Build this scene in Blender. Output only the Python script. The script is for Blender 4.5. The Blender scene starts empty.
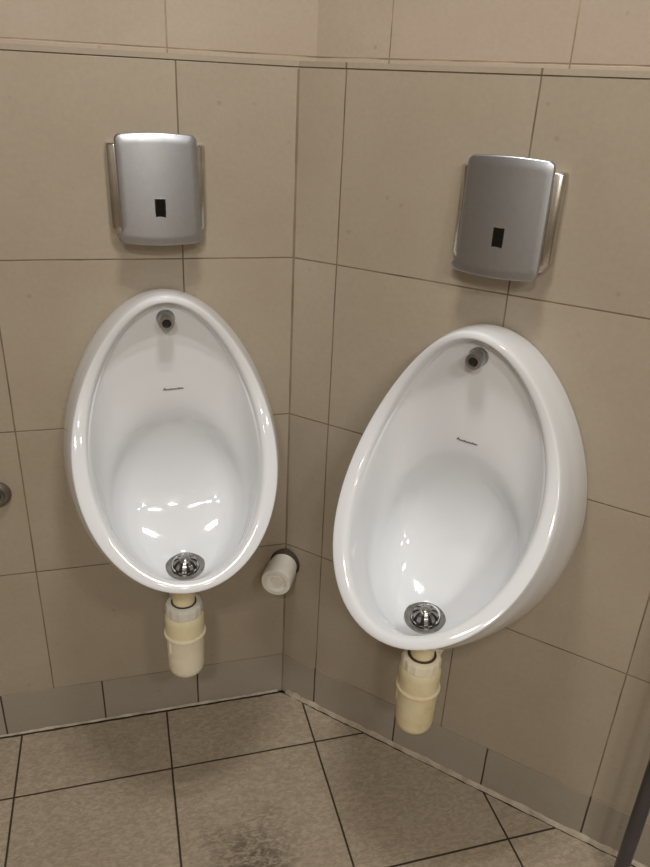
import bpy, bmesh, math, random
from mathutils import Vector, Matrix
from mathutils.bvhtree import BVHTree

random.seed(7)
SC = bpy.context.scene
COL = SC.collection

# ------------------------------------------------------------------ camera
cam_d = bpy.data.cameras.new('camera')
cam_d.sensor_fit = 'VERTICAL'
cam_d.sensor_height = 36.0
cam_d.lens = 728.0 / 867.0 * 36.0
cam_d.clip_start = 0.01
cam = bpy.data.objects.new('camera', cam_d)
cam.location = (-0.29529, -1.25691, 1.27762)
cam.rotation_mode = 'XYZ'
cam.rotation_euler = (1.12980, -0.045227, -0.263898)
COL.objects.link(cam)
SC.camera = cam

# ------------------------------------------------------------------ world, light, exposure
world = bpy.data.worlds.new('world'); SC.world = world
world.use_nodes = True
world.node_tree.nodes['Background'].inputs[0].default_value = (1.0, 0.93, 0.84, 1)
world.node_tree.nodes['Background'].inputs[1].default_value = 0.10

CEIL = 2.32


def area(name, loc, sx, sy, power, color=(1.0, 0.97, 0.93), rz=0.0):
    l = bpy.data.lights.new(name, 'AREA')
    l.shape = 'RECTANGLE'; l.size = sx; l.size_y = sy; l.energy = power; l.color = color
    o = bpy.data.objects.new(name, l); o.location = loc; o.rotation_euler = (0, 0, rz)
    COL.objects.link(o)
    return o


LAMPS = [(-0.17, -0.60, 5.4), (-0.75, -2.10, 8.6), (0.30, -2.25, 6.4), (-0.35, -2.95, 9.2)]
for lx, ly, pw in LAMPS:
    for dy in (-.055, .055):
        area('tube_light', (lx, ly + dy, CEIL - 0.062), 0.24, 0.030, pw)

vs = SC.view_settings
vs.view_transform = 'Standard'; vs.look = 'None'; vs.gamma = 1.0; vs.use_curve_mapping = False
vs.exposure = 0.03

# ------------------------------------------------------------------ frames of the two walls
ANG = 0.79992
CA, SA = math.cos(ANG), math.sin(ANG)
UL, WL = Vector((1, 0, 0)), Vector((0, -1, 0))
UR, WR = Vector((CA, -SA, 0)), Vector((-SA, -CA, 0))
Z = Vector((0, 0, 1))
HB = 0.1094           # top of the skirting tiles
ROW = 0.4086          # first joint above
LEDGE = 1.3172        # top of the boxed-out lower wall
DEEP = 0.17           # set-back of the wall above it


def srgb(r, g, b):
    f = lambda c: (c / 255 / 12.92) if c / 255 <= 0.04045 else ((c / 255 + 0.055) / 1.055) ** 2.4
    return (f(r), f(g), f(b), 1)


# ------------------------------------------------------------------ node helpers
class NT:
    def __init__(self, name):
        self.m = bpy.data.materials.new(name); self.m.use_nodes = True
        self.t = self.m.node_tree
        self.b = self.t.nodes['Principled BSDF']

    def n(self, typ, **kw):
        nd = self.t.nodes.new(typ)
        for k, v in kw.items(): setattr(nd, k, v)
        return nd

    def link(self, a, b): self.t.links.new(a, b)

    def math(self, op, a, b=None, c=None, clamp=False):
        nd = self.n('ShaderNodeMath', operation=op); nd.use_clamp = clamp
        for i, v in enumerate((a, b, c)):
            if v is None: continue
            if isinstance(v, (int, float)): nd.inputs[i].default_value = v
            else: self.link(v, nd.inputs[i])
        return nd.outputs[0]

    def mix(self, f, a, b, blend='MIX'):
        nd = self.n('ShaderNodeMix', data_type='RGBA', blend_type=blend)
        for i, v in ((0, f), (6, a), (7, b)):
            if isinstance(v, (int, float)): nd.inputs[i].default_value = v
            elif isinstance(v, tuple): nd.inputs[i].default_value = v
            else: self.link(v, nd.inputs[i])
        return nd.outputs[2]

    def noise(self, vec, scale, detail=3, rough=0.55, dist=0.0):
        nd = self.n('ShaderNodeTexNoise')
        nd.inputs['Scale'].default_value = scale; nd.inputs['Detail'].default_value = detail
        nd.inputs['Roughness'].default_value = rough; nd.inputs['Distortion'].default_value = dist
        if vec is not None: self.link(vec, nd.inputs['Vector'])
        return nd.outputs[0]

    def ramp(self, v, p0, p1, c0=(0, 0, 0, 1), c1=(1, 1, 1, 1)):
        nd = self.n('ShaderNodeValToRGB')
        e = nd.color_ramp.elements
        e[0].position = p0; e[1].position = p1; e[0].color = c0; e[1].color = c1
        self.link(v, nd.inputs[0]); return nd.outputs[0]

    def set(self, **kw):
        for k, v in kw.items():
            s = self.b.inputs[k.replace('_', ' ')]
            if isinstance(v, (int, float, tuple)): s.default_value = v
            else: self.link(v, s)

    def bump(self, h, strength, dist):
        nd = self.n('ShaderNodeBump')
        nd.inputs['Strength'].default_value = strength; nd.inputs['Distance'].default_value = dist
        self.link(h, nd.inputs['Height']); self.link(nd.outputs[0], self.b.inputs['Normal'])


def tile_mat(name, u0, w, v0, h, base, base2, grout, gw, rough=0.38, spots=0.8, floor=False, use_v=True, spec=0.5):
    """tile cladding in metres of the UV map: joints at u0+k*w and v0+k*h"""
    t = NT(name)
    uv = t.n('ShaderNodeUVMap').outputs[0]
    sep = t.n('ShaderNodeSeparateXYZ'); t.link(uv, sep.inputs[0])
    wob = t.math('MULTIPLY', t.math('SUBTRACT', t.noise(uv, 9, 2), 0.5), 0.0016)

    def joint(s, o, p):
        q = t.math('DIVIDE', t.math('SUBTRACT', t.math('ADD', s, wob), o), p)
        idx = t.math('FLOOR', q)
        fr = t.math('SUBTRACT', q, idx)
        d = t.math('MULTIPLY', t.math('MINIMUM', fr, t.math('SUBTRACT', 1.0, fr)), p)
        return idx, d
    iu, du = joint(sep.outputs[0], u0, w)
    if use_v:
        iv, dv = joint(sep.outputs[1], v0, h)
        d = t.math('MINIMUM', du, dv)
    else:
        iv, d = 0.0, du
    mask = t.n('ShaderNodeMapRange', interpolation_type='SMOOTHSTEP')
    t.link(d, mask.inputs[0])
    mask.inputs[1].default_value = gw * 0.32; mask.inputs[2].default_value = gw * 0.68
    mask.inputs[3].default_value = 1.0; mask.inputs[4].default_value = 0.0
    g = mask.outputs[0]
    comb = t.n('ShaderNodeCombineXYZ')
    t.link(iu, comb.inputs[0])
    if use_v: t.link(iv, comb.inputs[1])
    wn = t.n('ShaderNodeTexWhiteNoise', noise_dimensions='3D'); t.link(comb.outputs[0], wn.inputs['Vector'])
    off = t.n('ShaderNodeVectorMath', operation='ADD')
    t.link(uv, off.inputs[0]); t.link(wn.outputs['Color'], off.inputs[1])
    v = off.outputs[0]
    big = t.noise(v, 5, 4, 0.6)
    c = t.mix(t.ramp(big, 0.3, 0.7), base, base2)
    fine = t.noise(v, 130, 3, 0.6)
    c = t.mix(t.math('MULTIPLY', t.ramp(fine, 0.35, 0.75), 0.16), c, tuple(x * 0.55 for x in base[:3]) + (1,))
    # per-tile tone
    tone = t.math('MULTIPLY_ADD', wn.outputs['Value'], 0.08, 0.96)
    cm = t.n('ShaderNodeVectorMath', operation='SCALE'); t.link(c, cm.inputs[0]); t.link(tone, cm.inputs['Scale'])
    c = cm.outputs[0]
    if floor:
        # riven slate-like relief with dirt in its hollows
        mp = t.n('ShaderNodeMapping'); t.link(v, mp.inputs[0])
        mp.inputs['Scale'].default_value = (1.0, 1.9, 1); mp.inputs['Rotation'].default_value = (0, 0, 0.7)
        rv = t.noise(mp.outputs[0], 80, 3, 0.6, 0.9)
        rv2 = t.noise(mp.outputs[0], 24, 2, 0.5, 0.6)
        c = t.mix(t.math('MULTIPLY', t.ramp(rv, 0.40, 0.62, (1, 1, 1, 1), (0, 0, 0, 1)), 0.30), c, srgb(84, 72, 57))
        # worn dark patch of dirt
        geo = t.n('ShaderNodeVectorMath', operation='DISTANCE')
        t.link(uv, geo.inputs[0]); geo.inputs[1].default_value = (-0.14, -0.40, 0)
        pd = t.math('ADD', geo.outputs['Value'], t.math('MULTIPLY', t.math('SUBTRACT', t.noise(uv, 14, 4, 0.6), 0.5), 0.16))
        pr = t.n('ShaderNodeMapRange', interpolation_type='SMOOTHSTEP'); t.link(pd, pr.inputs[0])
        pr.inputs[1].default_value = 0.0; pr.inputs[2].default_value = 0.13
        pr.inputs[3].default_value = 0.72; pr.inputs[4].default_value = 0.0
        hol = t.ramp(rv, 0.38, 0.62, (1, 1, 1, 1), (0.25, 0.25, 0.25, 1))
        c = t.mix(t.math('MULTIPLY', pr.outputs[0], hol), c, srgb(52, 42, 33))
    else:
        vo = t.n('ShaderNodeTexVoronoi'); vo.inputs['Scale'].default_value = 26
        t.link(v, vo.inputs['Vector'])
        sp = t.ramp(vo.outputs['Distance'], 0.05, 0.12, (1, 1, 1, 1), (0, 0, 0, 1))
        pick = t.ramp(t.noise(v, 11, 2), 0.52, 0.62)
        c = t.mix(t.math('MULTIPLY', t.math('MULTIPLY', sp, pick), 0.30 * spots), c, srgb(96, 78, 58))
    gn = t.ramp(t.noise(uv, 13, 3, 0.6), 0.32, 0.66)
    gc = t.mix(gn, grout, tuple(min(1, x * (1.5 if floor else 2.1)) for x in grout[:3]) + (1,))
    c = t.mix(g, c, gc)
    t.set(Base_Color=c, Specular_IOR_Level=spec)
    rr = t.math('MULTIPLY_ADD', big, 0.14, rough - 0.07)
    t.set(Roughness=t.math('MAXIMUM', rr, t.math('MULTIPLY', g, 0.9)))
    hgt = t.math('SUBTRACT', 1.0, g)
    if floor:
        hgt = t.math('ADD', hgt, t.math('ADD', t.math('MULTIPLY', rv, 1.0), t.math('MULTIPLY', rv2, 0.7)))
        t.bump(hgt, 0.55, 0.0018)
    else:
        hgt = t.math('ADD', hgt, t.math('ADD', t.math('MULTIPLY', fine, 0.10), t.math('MULTIPLY', t.noise(v, 35, 2), 0.25)))
        t.bump(hgt, 0.45, 0.0012)
    return t.m


def simple(name, col, rough=0.4, metal=0.0, coat=0.0, noise_amt=0.0, noise_col=None, scale=20, spec=0.5, bump=0.0, stretch=None):
    t = NT(name)
    co = t.n('ShaderNodeTexCoord').outputs['Object']
    if stretch:
        mp = t.n('ShaderNodeMapping'); t.link(co, mp.inputs[0]); mp.inputs['Scale'].default_value = stretch
        co = mp.outputs[0]
    nz = t.noise(co, scale, 4, 0.6)
    if noise_amt:
        c = t.mix(t.math('MULTIPLY', t.ramp(nz, 0.38, 0.68), noise_amt), col, noise_col or col)
        t.set(Base_Color=c)
    else:
        t.set(Base_Color=col)
    t.set(Metallic=metal, Coat_Weight=coat, Specular_IOR_Level=spec)
    t.set(Roughness=t.math('MULTIPLY_ADD', nz, rough * 0.3, rough * 0.85))
    if bump: t.bump(nz, bump, 0.001)
    return t.m


# ------------------------------------------------------------------ materials
BEIGE = srgb(172, 160, 142); BEIGE2 = srgb(165, 152, 133)
GROUT = srgb(96, 82, 64)
M_WL = tile_mat('tiles_left', -0.1923, 0.3026, ROW, 0.30, BEIGE, BEIGE2, GROUT, 0.0024)
M_WR = tile_mat('tiles_right', 0.0868, 0.3010, ROW, 0.30, BEIGE, BEIGE2, GROUT, 0.0024)
M_UL = tile_mat('tiles_upper_left', -0.1918, 0.3026, 1.63, 0.30, srgb(186, 171, 154), srgb(179, 163, 145), srgb(124, 108, 88), 0.0024)  # base lightened in place of stronger light on the upper wall
M_UR = tile_mat('tiles_upper_right', 0.0737, 0.3066, 1.63, 0.30, srgb(186, 171, 154), srgb(179, 163, 145), srgb(124, 108, 88), 0.0024)  # same lightened base, upper wall brightness put into the colour
M_BL = tile_mat('skirting_tiles_left', -0.1953, 0.2021, 0, 1, srgb(160, 152, 138), srgb(152, 143, 128), srgb(54, 43, 33), 0.0034, rough=0.5, use_v=False)
M_BR = tile_mat('skirting_tiles_right', 0.0868, 0.2007, 0, 1, srgb(160, 152, 138), srgb(152, 143, 128), srgb(54, 43, 33), 0.0034, rough=0.5, use_v=False)
M_TL = tile_mat('ledge_trim_left', 5, 20, 0, 1, BEIGE, BEIGE2, GROUT, 0.003, use_v=False)
M_TR = tile_mat('ledge_trim_right', 0.0868, 0.3010, 0, 1, BEIGE, BEIGE2, GROUT, 0.003, use_v=False)
M_FL = tile_mat('floor_tiles', -0.2668, 0.3038, -0.1640, 0.3038, srgb(176, 162, 142), srgb(164, 149, 129), srgb(50, 40, 31), 0.0038, rough=0.5, floor=True, spec=0.35)
M_SEAL = simple('sealant', srgb(186, 174, 154), 0.6, noise_amt=0.6, noise_col=srgb(110, 96, 78), scale=30)
M_PLASTER = simple('plaster', srgb(176, 172, 164), 0.8)
M_WALLPLAIN = simple('plain_wall_tiles', srgb(138, 126, 110), 0.5)
M_CER = simple('glazed_ceramic', srgb(224, 226, 228), 0.07, coat=0.2, noise_amt=0.10, noise_col=srgb(216, 217, 216), scale=7)
M_STEEL = simple('brushed_steel', srgb(188, 191, 196), 0.36, metal=1.0, noise_amt=0.4, noise_col=srgb(164, 168, 174), scale=60, bump=0.05)
M_CHROME = simple('polished_steel', srgb(214, 212, 208), 0.2, metal=1.0, noise_amt=0.5, noise_col=srgb(172, 168, 160), scale=22)
M_DULL = simple('dull_chrome', srgb(186, 186, 186), 0.3, metal=1.0, noise_amt=0.5, noise_col=srgb(128, 128, 126), scale=60)
M_GRATE = simple('grating_metal', srgb(168, 166, 162), 0.24, metal=1.0, noise_amt=0.6, noise_col=srgb(112, 109, 104), scale=70)
M_BLACK = simple('sensor_glass', srgb(12, 12, 12), 0.12)
M_DARK = simple('dark_gap', srgb(40, 33, 26), 0.8)
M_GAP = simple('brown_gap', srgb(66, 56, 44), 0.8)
M_CORNER = simple('corner_grout', srgb(138, 123, 101), 0.8, noise_amt=0.7, noise_col=srgb(104, 88, 68), scale=9)
M_GREY = simple('dark_grey_metal', srgb(112, 104, 94), 0.45, metal=0.3, noise_amt=0.6, noise_col=srgb(74, 66, 57), scale=40)
M_WHITEP = simple('white_plastic', srgb(230, 227, 217), 0.42, noise_amt=0.4, noise_col=srgb(208, 202, 186), scale=22)
M_CREAM = simple('yellowed_plastic', srgb(240, 229, 192), 0.38, noise_amt=0.5, noise_col=srgb(228, 212, 164), scale=26)
M_CREAM2 = simple('pale_yellowed_plastic', srgb(242, 235, 212), 0.38, noise_amt=0.5, noise_col=srgb(224, 212, 178), scale=26)
M_AGED = simple('aged_cream_plastic', srgb(230, 218, 182), 0.4, noise_amt=0.6, noise_col=srgb(208, 188, 140), scale=24)
M_RUST = simple('rusty_seal', srgb(74, 54, 34), 0.7)
M_MARK = simple('grey_print', srgb(96, 94, 92), 0.5)
M_POST = simple('dark_post_metal', srgb(92, 90, 95), 0.32, metal=0.65, noise_amt=0.3, noise_col=srgb(70, 67, 70), scale=12)


# ------------------------------------------------------------------ mesh helpers
def link_obj(name, me, mat, parent=None, smooth=False):
    o = bpy.data.objects.new(name, me)
    if mat: me.materials.append(mat)
    if parent: o.parent = parent
    COL.objects.link(o)
    if smooth:
        for p in me.polygons: p.use_smooth = True
    return o


def from_bm(name, bm, mat, parent=None, smooth=False, auto=None):
    bmesh.ops.recalc_face_normals(bm, faces=bm.faces)
    me = bpy.data.meshes.new(name); bm.to_mesh(me); bm.free()
    o = link_obj(name, me, mat, parent, smooth)
    if auto is not None:
        for p in me.polygons: p.use_smooth = True
        es = bmesh.new(); es.from_mesh(me)
        for e in es.edges:
            e.smooth = not (len(e.link_faces) == 2 and e.calc_face_angle(0) > math.radians(auto))
        es.to_mesh(me); es.free()
    return o


def prism(name, plan, z0, z1, mat, U, V=None, kind='structure', parent=None):
    """vertical prism over a plan polygon; UV in metres: along U, and z (or along V on top faces)"""
    bm = bmesh.new()
    lo = [bm.verts.new((x, y, z0)) for x, y in plan]
    hi = [bm.verts.new((x, y, z1)) for x, y in plan]
    n = len(plan)
    bm.faces.new(lo[::-1]); bm.faces.new(hi)
    for i in range(n): bm.faces.new((lo[i], lo[(i + 1) % n], hi[(i + 1) % n], hi[i]))
    bmesh.ops.recalc_face_normals(bm, faces=bm.faces)
    uvl = bm.loops.layers.uv.new('UVMap')
    for f in bm.faces:
        for l in f.loops:
            co = l.vert.co
            if V is not None: l[uvl].uv = (co.dot(U), co.dot(V))
            else: l[uvl].uv = (co.dot(U), co.z)
    o = from_bm(name, bm, mat, parent)
    if kind: o['kind'] = kind
    return o


def tube_rings(bm, rings, cap0=True, cap1=True):
    """loft between closed rings of equal length"""
    vv = [[bm.verts.new(p) for p in r] for r in rings]
    n = len(vv[0])
    for a, b in zip(vv, vv[1:]):
        for i in range(n):
            bm.faces.new((a[i], a[(i + 1) % n], b[(i + 1) % n], b[i]))
    if cap0: bm.faces.new(vv[0][::-1])
    if cap1: bm.faces.new(vv[-1])
    return vv


def lathe(bm, prof, origin, axis, n=40, cap0=True, cap1=True, fn=None):
    """prof: (radius, height along axis)"""
    axis = Vector(axis).normalized()
    x = axis.orthogonal().normalized(); y = axis.cross(x)
    rings = []
    for r, h in prof:
        rr = []
        for i in range(n):
            a = 2 * math.pi * i / n
            k = fn(a, h) if fn else 1.0
            rr.append(Vector(origin) + axis * h + (x * math.cos(a) + y * math.sin(a)) * r * k)
        rings.append(rr)
    tube_rings(bm, rings, cap0, cap1)


def tube_path(bm, pts, r, n=20, caps=True):
    rings = []
    pts = [Vector(p) for p in pts]
    up = None
    for i, p in enumerate(pts):
        t = (pts[min(i + 1, len(pts) - 1)] - pts[max(i - 1, 0)]).normalized()
        if up is None: up = t.orthogonal().normalized()
        x = (up - t * up.dot(t)).normalized(); up = x
        y = t.cross(x)
        rr = r[i] if isinstance(r, (list, tuple)) else r
        rings.append([p + (x * math.cos(2 * math.pi * k / n) + y * math.sin(2 * math.pi * k / n)) * rr for k in range(n)])
    tube_rings(bm, rings, caps, caps)


def empty(name, loc, rot, label, cat, group=None):
    o = bpy.data.objects.new(name, None); o.empty_display_size = 0.05
    o.location = loc; o.rotation_euler = rot
    o['label'] = label; o['category'] = cat
    if group: o['group'] = group
    COL.objects.link(o)
    return o


# local frame of everything on a wall: +x along the wall, -y out of the wall, z up
def wall_place(side, u):
    if side == 'L': return (u, 0, 0), (0, 0, 0)
    p = UR * u
    return (p.x, p.y, 0), (0, 0, -ANG)


def dup(root, loc, rot, label):
    r = root.copy(); COL.objects.link(r)
    r.location = loc; r.rotation_euler = rot; r['label'] = label
    for ch in list(root.children):
        c = ch.copy(); COL.objects.link(c); c.parent = r
        for g in list(ch.children):
            d = g.copy(); COL.objects.link(d); d.parent = c
    return r


def child(root, name):
    for c in root.children:
        if c.name.split('.')[0] == name: return c


# ------------------------------------------------------------------ the room
XW = -1.50                                   # far left side wall
SE = 1.60                                    # length of the right wall
E = UR * SE
YB = -3.20
cu = ((-DEEP - DEEP * WR.y) / WR.x, DEEP)    # plan corner of the upper walls

floor_plan = [(XW, 0), (0, 0), (E.x, E.y), (E.x, YB), (XW, YB)]
prism('floor', floor_plan, -0.06, 0.0, M_FL, Vector((1, 0, 0)), Vector((0, 1, 0)))
Eb = E - WR * DEEP
prism('wall_left', [(XW, 0), (0, 0), cu, (XW, DEEP)], 0, 1.3094, M_WL, UL)
prism('wall_right', [(0, 0), (E.x, E.y), (Eb.x, Eb.y), cu], 0, 1.3094, M_WR, UR)
# edge tile along the top of the boxed-out lower walls
prism('trim_1', [(XW, -0.0012), (0.0, -0.0012), cu, (XW, DEEP)], 1.3094, LEDGE, M_TL, UL)
o1 = WR * 0.0012
prism('trim_2', [(o1.x, o1.y), (E.x + o1.x, E.y + o1.y), (Eb.x, Eb.y), cu], 1.3094, LEDGE, M_TR, UR)
# set-back upper walls
cu2 = ((-(DEEP + .06) - (DEEP + .06) * WR.y) / WR.x, DEEP + .06)
Ec = E - WR * (DEEP + .06)
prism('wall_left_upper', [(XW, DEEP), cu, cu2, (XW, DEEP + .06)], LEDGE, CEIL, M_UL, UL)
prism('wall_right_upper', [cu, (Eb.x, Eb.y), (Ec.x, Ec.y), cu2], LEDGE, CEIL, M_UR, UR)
# the rest of the room behind the camera
prism('wall_west', [(XW - .06, DEEP + .06), (XW, DEEP + .06), (XW, YB), (XW - .06, YB)], 0, CEIL, M_WALLPLAIN, Vector((0, 1, 0)))
prism('wall_east', [(E.x, E.y), (Ec.x, Ec.y), (Ec.x, YB), (E.x, YB)], 0, CEIL, M_WALLPLAIN, Vector((0, 1, 0)))
prism('wall_back', [(XW - .06, YB), (Ec.x, YB), (Ec.x, YB - .06), (XW - .06, YB - .06)], 0, CEIL, M_WALLPLAIN, Vector((1, 0, 0)))
prism('ceiling', [(XW - .06, DEEP + .06), cu2, (Ec.x, Ec.y), (Ec.x, YB - .06), (XW - .06, YB - .06)], CEIL, CEIL + .06, M_PLASTER, Vector((1, 0, 0)), Vector((0, 1, 0)))

# skirting tiles
BT = 0.0018
kx = BT * math.tan(ANG / 2)                  # mitre in the inner corner
b0 = (-kx, -BT)
b1 = E + WR * BT
prism('baseboard_left', [(XW, 0), (0, 0), b0, (XW, -BT)], 0, HB, M_BL, UL)
prism('baseboard_right', [(0, 0), (E.x, E.y), (b1.x, b1.y), b0], 0, HB, M_BR, UR)


def bead(name, U, W, s0, s1, hgt, dep):
    """uneven sealant bead along the foot of the skirting"""
    bm = bmesh.new(); n = 160; rings = []
    for i in range(n + 1):
        s = s0 + (s1 - s0) * i / n
        h = hgt * (0.72 + 0.5 * random.random() * (0.5 + 0.5 * math.sin(i * .37)))
        d = dep * (0.8 + 0.4 * random.random())
        p = U * s + W * BT
        rings.append([p + Z * 0.0004, p + W * d + Z * 0.0004, p + W * d * .55 + Z * h * .6, p + W * .0004 + Z * h])
    tube_rings(bm, rings)
    o = from_bm(name, bm, M_SEAL, auto=40); o['kind'] = 'structure'
    return o


bead('trim_3', UL, WL, XW + .01, -0.012, 0.0058, 0.003)
bead('trim_4', UR, WR, 0.012, SE - .02, 0.0125, 0.006)


def joint_line(name, U, W, s0, s1):
    """dirty dark joint between floor and wall"""
    bm = bmesh.new(); rings = []
    for i in range(81):
        s = s0 + (s1 - s0) * i / 80
        a = 0.0022; b = 0.0085 + 0.002 * random.random()
        p = U * s
        rings.append([p + W * a, p + W * b, p + W * b + Z * .0007, p + W * a + Z * .0007])
    tube_rings(bm, rings)
    o = from_bm(name, bm, M_DARK); o['kind'] = 'structure'


joint_line('trim_5', UL, WL, XW + .01, 0.0)
joint_line('trim_6', UR, WR, 0.0, SE - .02)

# grouted inner corner
bm = bmesh.new(); rings = []
g_ = 0.0022
for i in range(61):
    z = 0.0006 + (LEDGE - 0.012) * i / 60
    k = g_ * (0.8 + .4 * random.random())
    y0 = -BT if z < HB else 0
    bis = (WL + WR).normalized()
    off = bis * (BT * 1.09 if z < HB else 0)
    rings.append([off + bis * .0001 + Z * z, off - UL * k + WL * .0001 + Z * z, off + bis * k * .55 + Z * z, off + UR * k + WR * .0001 + Z * z])
tube_rings(bm, rings)
o = from_bm('trim_7', bm, M_CORNER); o['kind'] = 'structure'

# ------------------------------------------------------------------ ceiling light fittings (out of the frame)
def ceiling_light(x, y, label):
    r = empty('ceiling_light', (x, y, CEIL), (0, 0, 0), label, 'ceiling light', 'twin tube ceiling lights')
    bm = bmesh.new()
    bmesh.ops.create_cube(bm, size=1, matrix=Matrix.Translation((0, 0, -0.0255)) @ Matrix.Diagonal((0.34, 0.24, 0.05, 1)))
    bmesh.ops.bevel(bm, geom=bm.edges[:], offset=0.006, segments=2, affect='EDGES')
    from_bm('housing', bm, M_PLASTER, r)


for (lx, ly, pw), wh in zip(LAMPS, ('nearest the urinals', 'behind the viewer on the left', 'behind the viewer on the right', 'at the far back of the room')):
    ceiling_light(lx, ly, 'small white twin tube ceiling light ' + wh)

# ------------------------------------------------------------------ urinal
def egg(A, B, b, k, sag, n=112):
    """closed ring; A=(z,w) top point, B=(z,w) bottom point, b half width, w = distance from the wall"""
    out = []
    for i in range(n):
        a = 2 * math.pi * i / n
        c, s = math.cos(a), math.sin(a)
        z = (A[0] + B[0]) / 2 + (A[0] - B[0]) / 2 * c
        w = A[1] + (B[1] - A[1]) * (1 - c) / 2 + sag * s * s
        u = b * s * (1 - k * c - 0.0115 * c * c)
        out.append(Vector((u, -w, z)))
    return out


def catmull(keys, t):
    n = len(keys) - 1
    i = min(int(t), n - 1); f = t - i
    p = [keys[max(0, min(n, i + d))] for d in (-1, 0, 1, 2)]
    return [0.5 * (2 * b + (c - a) * f + (2 * a - 5 * b + 4 * c - d) * f * f + (3 * b - a - 3 * c + d) * f ** 3)
            for a, b, c, d in zip(*p)]


#        Az    Aw     Bz     Bw     b     k     sag
OUTER = [(.959, .0,   .436, .0,    .190, .15, .0),
         (.965, .03,  .458, .13,   .1865, .19, -.029),
         (.970, .062, .515, .257,  .175, .25, -.070),
         (.9715, .084, .545, .302,  .1675, .275, -.089)]
RIM = [(.971, .095, .552, .313, .1640, .28, -.092),
       (.9685, .099, .5555, .3155, .1608, .28, -.092),
       (.9620, .1005, .5630, .3120, .1475, .28, -.092),
       (.9600, .0975, .5660, .3060, .1410, .28, -.092),
       (.9575, .0915, .5645, .2980, .1380, .28, -.092)]
INNER = [(.954, .083, .558, .288, .1358, .28, -.083),
         (.944, .077, .546, .272, .1330, .27, -.076),
         (.860, .072, .524, .245, .1270, .25, -.066),
         (.785, .070, .505, .225, .1225, .22, -.057),
         (.752, .064, .498, .214, .1175, .20, -.056),
         (.716, .052, .493, .205, .1100, .17, -.060),
         (.655, .044, .4895, .198, .0970, .12, -.054),
         (.590, .052, .4875, .194, .0760, .07, -.036),
         (.540, .083, .4868, .192, .0540, .04, -.014),
         (.507, .120, .4865, .190, .0350, .0, .0),
         (.5015, .128, .4870, .184, .0270, .0, .0)]
PROFILE = OUTER + RIM + INNER
SUBD = 4


def build_urinal(label, side, u, roll, MZ, MT, MS=0.0, MU=0.0):
    loc, rot = wall_place(side, u)
    d = -math.sin(roll) * .77
    loc = (loc[0] + d * (1 if side == 'L' else CA), loc[1] - (0 if side == 'L' else d * SA), 0)
    rot = (0, roll, rot[2])
    r = empty('urinal', loc, rot, label, 'urinal', 'oval white wall urinals')
    bm = bmesh.new()
    rings = []
    N = (len(PROFILE) - 1) * SUBD
    for i in range(N + 1):
        q = catmull(PROFILE, i / SUBD)
        q[1] = max(q[1], 0.0); q[3] = max(q[3], 0.0)
        rings.append(egg((q[0], q[1]), (q[2], q[3]), q[4], q[5], q[6]))
    tube_rings(bm, rings)
    bvh = BVHTree.FromBMesh(bm)
    bowl = from_bm('bowl', bm, M_CER, r, smooth=True)

    def surf(u, z):
        h = bvh.ray_cast(Vector((u, -0.6, z)), Vector((0, 1, 0)))
        return h[0], h[1]
    # water inlet spreader
    p, nrm = surf(MS, 0.929)
    bm = bmesh.new()
    ax = Vector((0, -1, -0.10)).normalized()
    lathe(bm, [(.0150, -.006), (.0150, .003), (.0138, .005), (.0130, .006), (.0130, .021), (.0122, .024), (.0075, .0245), (.0065, .021)], p, ax, 36)
    sp = from_bm('spreader', bm, M_DULL, r, auto=35)
    bm = bmesh.new()
    lathe(bm, [(.0064, .0205), (.0064, .0216)], p, ax, 24)
    from_bm('nozzle_hole', bm, M_DARK, sp)
    # domed waste grating
    c = Vector((0, -0.156, 0.4955)); ax = Vector((0, -.16, 1)).normalized()
    bm = bmesh.new()
    lathe(bm, [(.0345, -.006), (.0355, -.001), (.0345, .0016), (.0290, .0018), (.0235, -.0005), (.0225, -.004)], c, ax, 48)
    dr = from_bm('waste_flange', bm, M_GRATE, r, auto=40)
    bm = bmesh.new()
    # dome with slots: radial ribs rising to a solid crown
    lathe(bm, [(.0205, -.003), (.0200, .003), (.0180, .0085), (.0140, .0120)], c, ax, 48)
    from_bm('grating_core', bm, M_DARK, dr, auto=40)
    bm = bmesh.new()
    lathe(bm, [(.0110, .011), (.0110, .0140), (.0090, .0165), (.0055, .0182), (.0015, .0188)], c, ax, 36)
    x = ax.orthogonal().normalized(); y = ax.cross(x)
    for k in range(10):
        a = 2 * math.pi * k / 10
        dd = x * math.cos(a) + y * math.sin(a); tt = ax.cross(dd)
        prof = [(.0225, -.002), (.0220, .0040), (.0196, .0095), (.0150, .0135), (.0098, .0152)]
        rg = []
        for rad, h in prof:
            q = c + dd * rad + ax * h
            nn = (dd * rad / .026 + ax * .6).normalized()
            wv = tt * .0036 * (rad / .0225) ** .6
            rg.append([q - wv, q + wv, q + wv * .8 - nn * .004, q - wv * .8 - nn * .004])
        tube_rings(bm, rg)
    from_bm('grating_dome', bm, M_GRATE, dr, auto=40)
    # small printed maker's mark: a script line too small to read
    bm = bmesh.new()
    def pen(path, rad):
        pts = []
        for u, z in path:
            u = u * 1.18 + MU; z = MZ + (z - z0) * 1.25 + u * MT
            s, nn = surf(u, z); pts.append(s + Vector((0, -0.00025, 0)))
        tube_path(bm, pts, rad, 6)
    z0 = 0.7835
    cap = [(-.0145, z0 - .0014), (-.0132, z0 + .0012), (-.0122, z0 + .0024), (-.0116, z0 + .0004), (-.0112, z0 - .0016)]
    pen(cap, .00065)
    pen([(-.0138, z0 - .0001), (-.0112, z0 + .0002)], .00042)
    wave = []
    for i in range(89):
        f = i / 88
        amp = .00085 + (.0009 if int(f * 11) in (3, 8) and (f * 11) % 1 < .5 else 0)
        wave.append((-.0110 + .0255 * f, z0 - .0006 + amp * math.sin(f * 11 * 2 * math.pi)))
    pen(wave, .00060)
    from_bm('maker_mark', bm, M_MARK, r)
    return r


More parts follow.
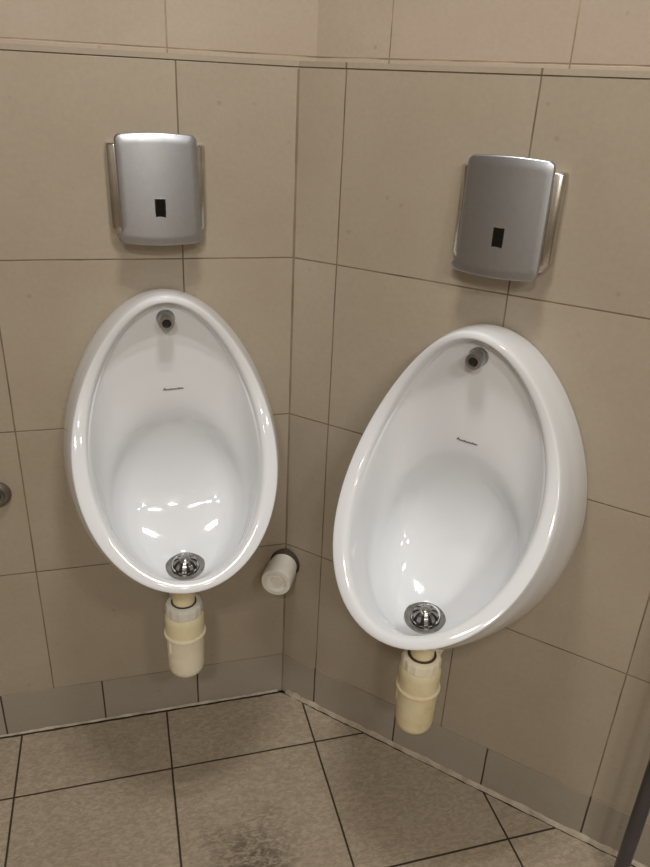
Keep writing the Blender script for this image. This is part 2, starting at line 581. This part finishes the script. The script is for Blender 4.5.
build_urinal('oval white ceramic urinal on the left wall, seen nearly face on', 'L', -0.2270, -0.020, 0.802, 0.035, 0.0, 0.005)
build_urinal('oval white ceramic urinal on the angled right wall, its outer side showing', 'R', 0.3775, 0.0, 0.7850, -0.03, 0.003, 0.0015)


# ------------------------------------------------------------------ bottle traps
def build_trap(label, u, side, m_body, m_cup, m_nut, m_tail, dark_seal):
    loc, rot = wall_place(side, u)
    r = empty('bottle_trap', loc, rot, label, 'bottle trap', 'bottle traps under the urinals')
    o = Vector((0, -0.147, 0)); up = Vector((0, 0, 1))
    bm = bmesh.new()
    lathe(bm, [(.0205, .4000), (.0205, .4690)], o, up, 36)
    from_bm('tail_pipe', bm, m_tail, r, auto=40)
    bm = bmesh.new()
    lathe(bm, [(.0252 if dark_seal else .0232, .4065), (.0246 if dark_seal else .0232, .4100)], o, up, 36)
    from_bm('seal_ring', bm, M_RUST if dark_seal else M_GAP, r, auto=40)
    bm = bmesh.new()
    rib = lambda a, h: 1.0 + (0.035 if (math.cos(a * 14) > .55 and .3885 < h < .403) else 0)
    lathe(bm, [(.0322, .3835), (.0330, .3855), (.0330, .3890), (.0330, .3895), (.0330, .4020), (.0330, .4025), (.0318, .4065), (.0280, .4082), (.0246, .4082)], o, up, 112, fn=rib)
    from_bm('coupling_nut', bm, m_nut, r, auto=35)
    bm = bmesh.new()
    lathe(bm, [(.0352, .3360), (.0356, .3440), (.0364, .3740), (.0360, .3790), (.0338, .3845)], o, up, 56)
    body = from_bm('upper_body', bm, m_body, r, auto=40)
    bm = bmesh.new()
    lathe(bm, [(.0365, .3355), (.0388, .3368), (.0393, .3390), (.0388, .3412), (.0362, .3425)], o, up, 56)
    from_bm('collar_ring', bm, m_cup, r, auto=50)
    bm = bmesh.new()
    lug = lambda a, h: 1.0 + (0.055 if (math.cos(a * 2 + .5) > .985 and .3055 < h < .335) else 0)
    lathe(bm, [(.0120, .2440), (.0220, .2452), (.0285, .2485), (.0322, .2540), (.0338, .2620), (.0345, .2860), (.0350, .3050), (.0351, .3060), (.0354, .3340), (.0358, .3360)], o, up, 90, fn=lug)
    from_bm('cup', bm, m_cup, r, auto=40)
    bm = bmesh.new()
    tube_path(bm, [(0, -.147 + .028, .4000), (0, -.09, .4000), (0, -.04, .4000), (0, -.001, .4000)], .0185, 28)
    from_bm('outlet_pipe', bm, m_tail, r, auto=40)
    bm = bmesh.new()
    lathe(bm, [(.0240, .0), (.0240, .018), (.0225, .022), (.0190, .023)], Vector((0, -.118, .4000)), Vector((0, 1, 0)), 40)
    from_bm('outlet_nut', bm, m_nut, r, auto=40)
    bm = bmesh.new()
    lathe(bm, [(.0300, .0), (.0290, .004), (.0200, .006)], Vector((0, 0, .4000)), Vector((0, -1, 0)), 40)
    from_bm('wall_collar', bm, m_nut, r, auto=40)
    return r


build_trap('cream bottle trap with a white nut under the left urinal', -0.2265, 'L', M_CREAM, M_CREAM2, M_WHITEP, M_CREAM, False)
build_trap('yellowed bottle trap with a brown-stained seal under the right urinal', 0.3775, 'R', M_AGED, M_AGED, M_CREAM2, M_CREAM, True)


# ------------------------------------------------------------------ flush sensor panels
def build_panel(label):
    loc, rot = wall_place('L', -0.2290)
    r = empty('flush_sensor_panel', loc, rot, label, 'flush sensor', 'steel flush sensor panels')
    # wall tray with raised side rails
    z0, z1 = 1.050, 1.190; hw = 0.0760
    bm = bmesh.new()
    rings = []
    for z, cut, dp in ((z0, .012, .9), (z0 + .004, .007, 1), (z0 + .014, .0, 1), (z1 - .003, 0, 1), (z1 - .001, .0006, .96), (z1, .002, .8)):
        h = hw - cut
        sec = [(-h, 0), (-h, -.011), (-h + .0015, -.0145), (-h + .004, -.0165), (-h + .012, -.0185), (-h + .020, -.0190),
               (h - .020, -.0190), (h - .012, -.0185), (h - .004, -.0165), (h - .0015, -.0145), (h, -.011), (h, 0)]
        rings.append([Vector((x, y * dp, z)) for x, y in sec])
    tube_rings(bm, rings)
    tr = from_bm('wall_tray', bm, M_CHROME, r, auto=50)
    # bowed front plate
    def outline(z_lo, z_hi, w_lo, w_hi, rad, inset):
        pts = []
        cs = [(+1, +1), (-1, +1), (-1, -1), (+1, -1)]
        for sx, sz in cs:
            hwid = (w_hi if sz > 0 else w_lo) - inset
            cz = (z_hi - inset - rad) if sz > 0 else (z_lo + inset + rad)
            cx = sx * (hwid - rad)
            st = {(1, 1): 0, (-1, 1): 90, (-1, -1): 180, (1, -1): 270}[(sx, sz)]
            for k in range(9):
                a = math.radians(st + 90 * k / 8)
                pts.append([cx + rad * math.cos(a), cz + rad * math.sin(a)])
            # straight run to the next corner
            if (sx, sz) == (1, 1):
                xa, xb, zz = hwid - rad, -(hwid - rad), z_hi - inset
                for k in range(1, 16): pts.append([xa + (xb - xa) * k / 16, zz])
            if (sx, sz) == (-1, 1):
                for k in range(1, 16): pts.append([-(w_hi - inset) + (w_hi - w_lo) * -k / 16, (z_hi - inset - rad) + ((z_lo + inset + rad) - (z_hi - inset - rad)) * k / 16])
            if (sx, sz) == (-1, -1):
                for k in range(1, 16): pts.append([-(hwid - rad) + 2 * (hwid - rad) * k / 16, z_lo + inset])
            if (sx, sz) == (1, -1):
                for k in range(1, 16): pts.append([(w_lo - inset) + (w_hi - w_lo) * k / 16, (z_lo + inset + rad) + ((z_hi - inset - rad) - (z_lo + inset + rad)) * k / 16])
        zm = (z_lo + z_hi) / 2
        for p in pts:                         # top and bottom edges bow outwards
            f = max(0, 1 - (p[0] / .062) ** 2)
            p[1] += .0035 * f * (1 if p[1] > zm else -1) * min(1, abs(p[1] - zm) / ((z_hi - z_lo) / 2)) ** 3
        return pts
    ZL, ZH = 1.0425, 1.2035

    def wof(x, z):                            # bow of the plate, standing off more at its foot
        f = (ZH - z) / (ZH - ZL)
        return .026 + .013 * f + .006 * (1 - (x / .066) ** 2)
    bm = bmesh.new(); rings = []
    for dep, inset in ((-.010, .004), (-.0075, .0006), (-.003, 0.0), (-.0008, .0006), (0.0, .0022)):
        rings.append([Vector((x, -(wof(x, z) + dep), z)) for x, z in outline(ZL, ZH, .0658, .0626, .0085, inset)])
    base = outline(ZL, ZH, .0658, .0626, .0085, .0022)
    cx, cz = 0.0, (ZL + ZH) / 2
    for s in (.85, .68, .5, .32, .15):
        rings.append([Vector((x * s, -wof(x * s, cz + (z - cz) * s), cz + (z - cz) * s)) for x, z in base])
    tube_rings(bm, rings)
    fp = from_bm('front_plate', bm, M_STEEL, r, auto=50)
    # sensor window with thin bright edge
    zs, xs = 1.0965, 0.0015
    def rect(hx, hz, d):
        return [Vector((xs + sx * hx, -(wof(xs, zs) + d), zs + sz * hz)) for sx, sz in ((-1, -1), (1, -1), (1, 1), (-1, 1))]
    bm = bmesh.new()
    tube_rings(bm, [rect(.0086, .0148, -.004), rect(.0086, .0148, .0006)])
    wb = from_bm('window_edge', bm, M_CHROME, fp)
    bm = bmesh.new()
    tube_rings(bm, [rect(.0078, .0141, -.003), rect(.0078, .0141, .0010)])
    from_bm('sensor_window', bm, M_BLACK, fp)
    return r


pn = build_panel('brushed steel flush sensor panel above the left urinal')
loc, rot = wall_place('R', 0.3710)
dup(pn, loc, rot, 'brushed steel flush sensor panel above the right urinal')

# ------------------------------------------------------------------ capped waste pipe in the corner
c0 = Vector((0.0, 0.0, 0.365))
ax = (WL * .0350 + WR * .0500)
Lp = ax.length; axn = ax.normalized()
pp = empty('capped_pipe', c0, (0, 0, 0), 'short white capped plastic pipe sticking out of the wall corner', 'pipe')
bm = bmesh.new()
lathe(bm, [(.0285, -.02), (.0285, Lp * .5)], Vector((0, 0, 0)), axn, 44)
from_bm('pipe_stub', bm, M_WHITEP, pp, auto=40)
bm = bmesh.new()
cap_len = Lp
lathe(bm, [(.0290, Lp * .40), (.0312, Lp * .42), (.0316, Lp * .72), (.0316, Lp * .96), (.0300, Lp + .001), (.0225, Lp + .001), (.0210, Lp - .001),
           (.0200, Lp - .006), (.0120, Lp - .007), (.0100, Lp - .004), (.0040, Lp - .0035)], Vector((0, 0, 0)), axn, 44)
from_bm('end_cap', bm, M_WHITEP, pp, auto=40)
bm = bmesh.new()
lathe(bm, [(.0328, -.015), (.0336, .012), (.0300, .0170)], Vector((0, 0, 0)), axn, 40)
from_bm('gap_shade', bm, M_GAP, pp, auto=40)  # dark ring stands in for the shadowed open gap around the pipe

# ------------------------------------------------------------------ dark round fixing on the left wall
fx = empty('wall_stop', (-0.5415, 0, 0.5885), (0, 0, 0), 'dark grey round wall stop at the far left edge', 'wall stop')
bm = bmesh.new()
lathe(bm, [(.0245, 0), (.0250, .003), (.0238, .009), (.0200, .0125), (.0150, .0130), (.0125, .0105)], Vector((0, 0, 0)), Vector((0, -1, 0)), 44)
from_bm('rubber_disc', bm, M_GREY, fx, auto=40)
bm = bmesh.new()
lathe(bm, [(.0080, .010), (.0078, .0125), (.0050, .0140), (.0015, .0143)], Vector((0, 0, 0)), Vector((0, -1, 0)), 24)
from_bm('screw_head', bm, M_DARK, fx, auto=40)

# ------------------------------------------------------------------ dark post by the right edge
po = empty('post', (0.4885, -0.5960, 0), (0, 0, 0), 'slim dark metal post standing on the floor at the lower right edge', 'post')
bm = bmesh.new()
lathe(bm, [(.0122, .004), (.0122, 1.02), (.0112, 1.028), (.004, 1.031)], Vector((0, 0, 0)), Vector((0, 0, 1)), 36)
from_bm('pole', bm, M_POST, po, auto=40)
bm = bmesh.new()
lathe(bm, [(.0210, .0008), (.0210, .004), (.0190, .006), (.0140, .007), (.0130, .012)], Vector((0, 0, 0)), Vector((0, 0, 1)), 36)
from_bm('foot_flange', bm, M_POST, po, auto=40)
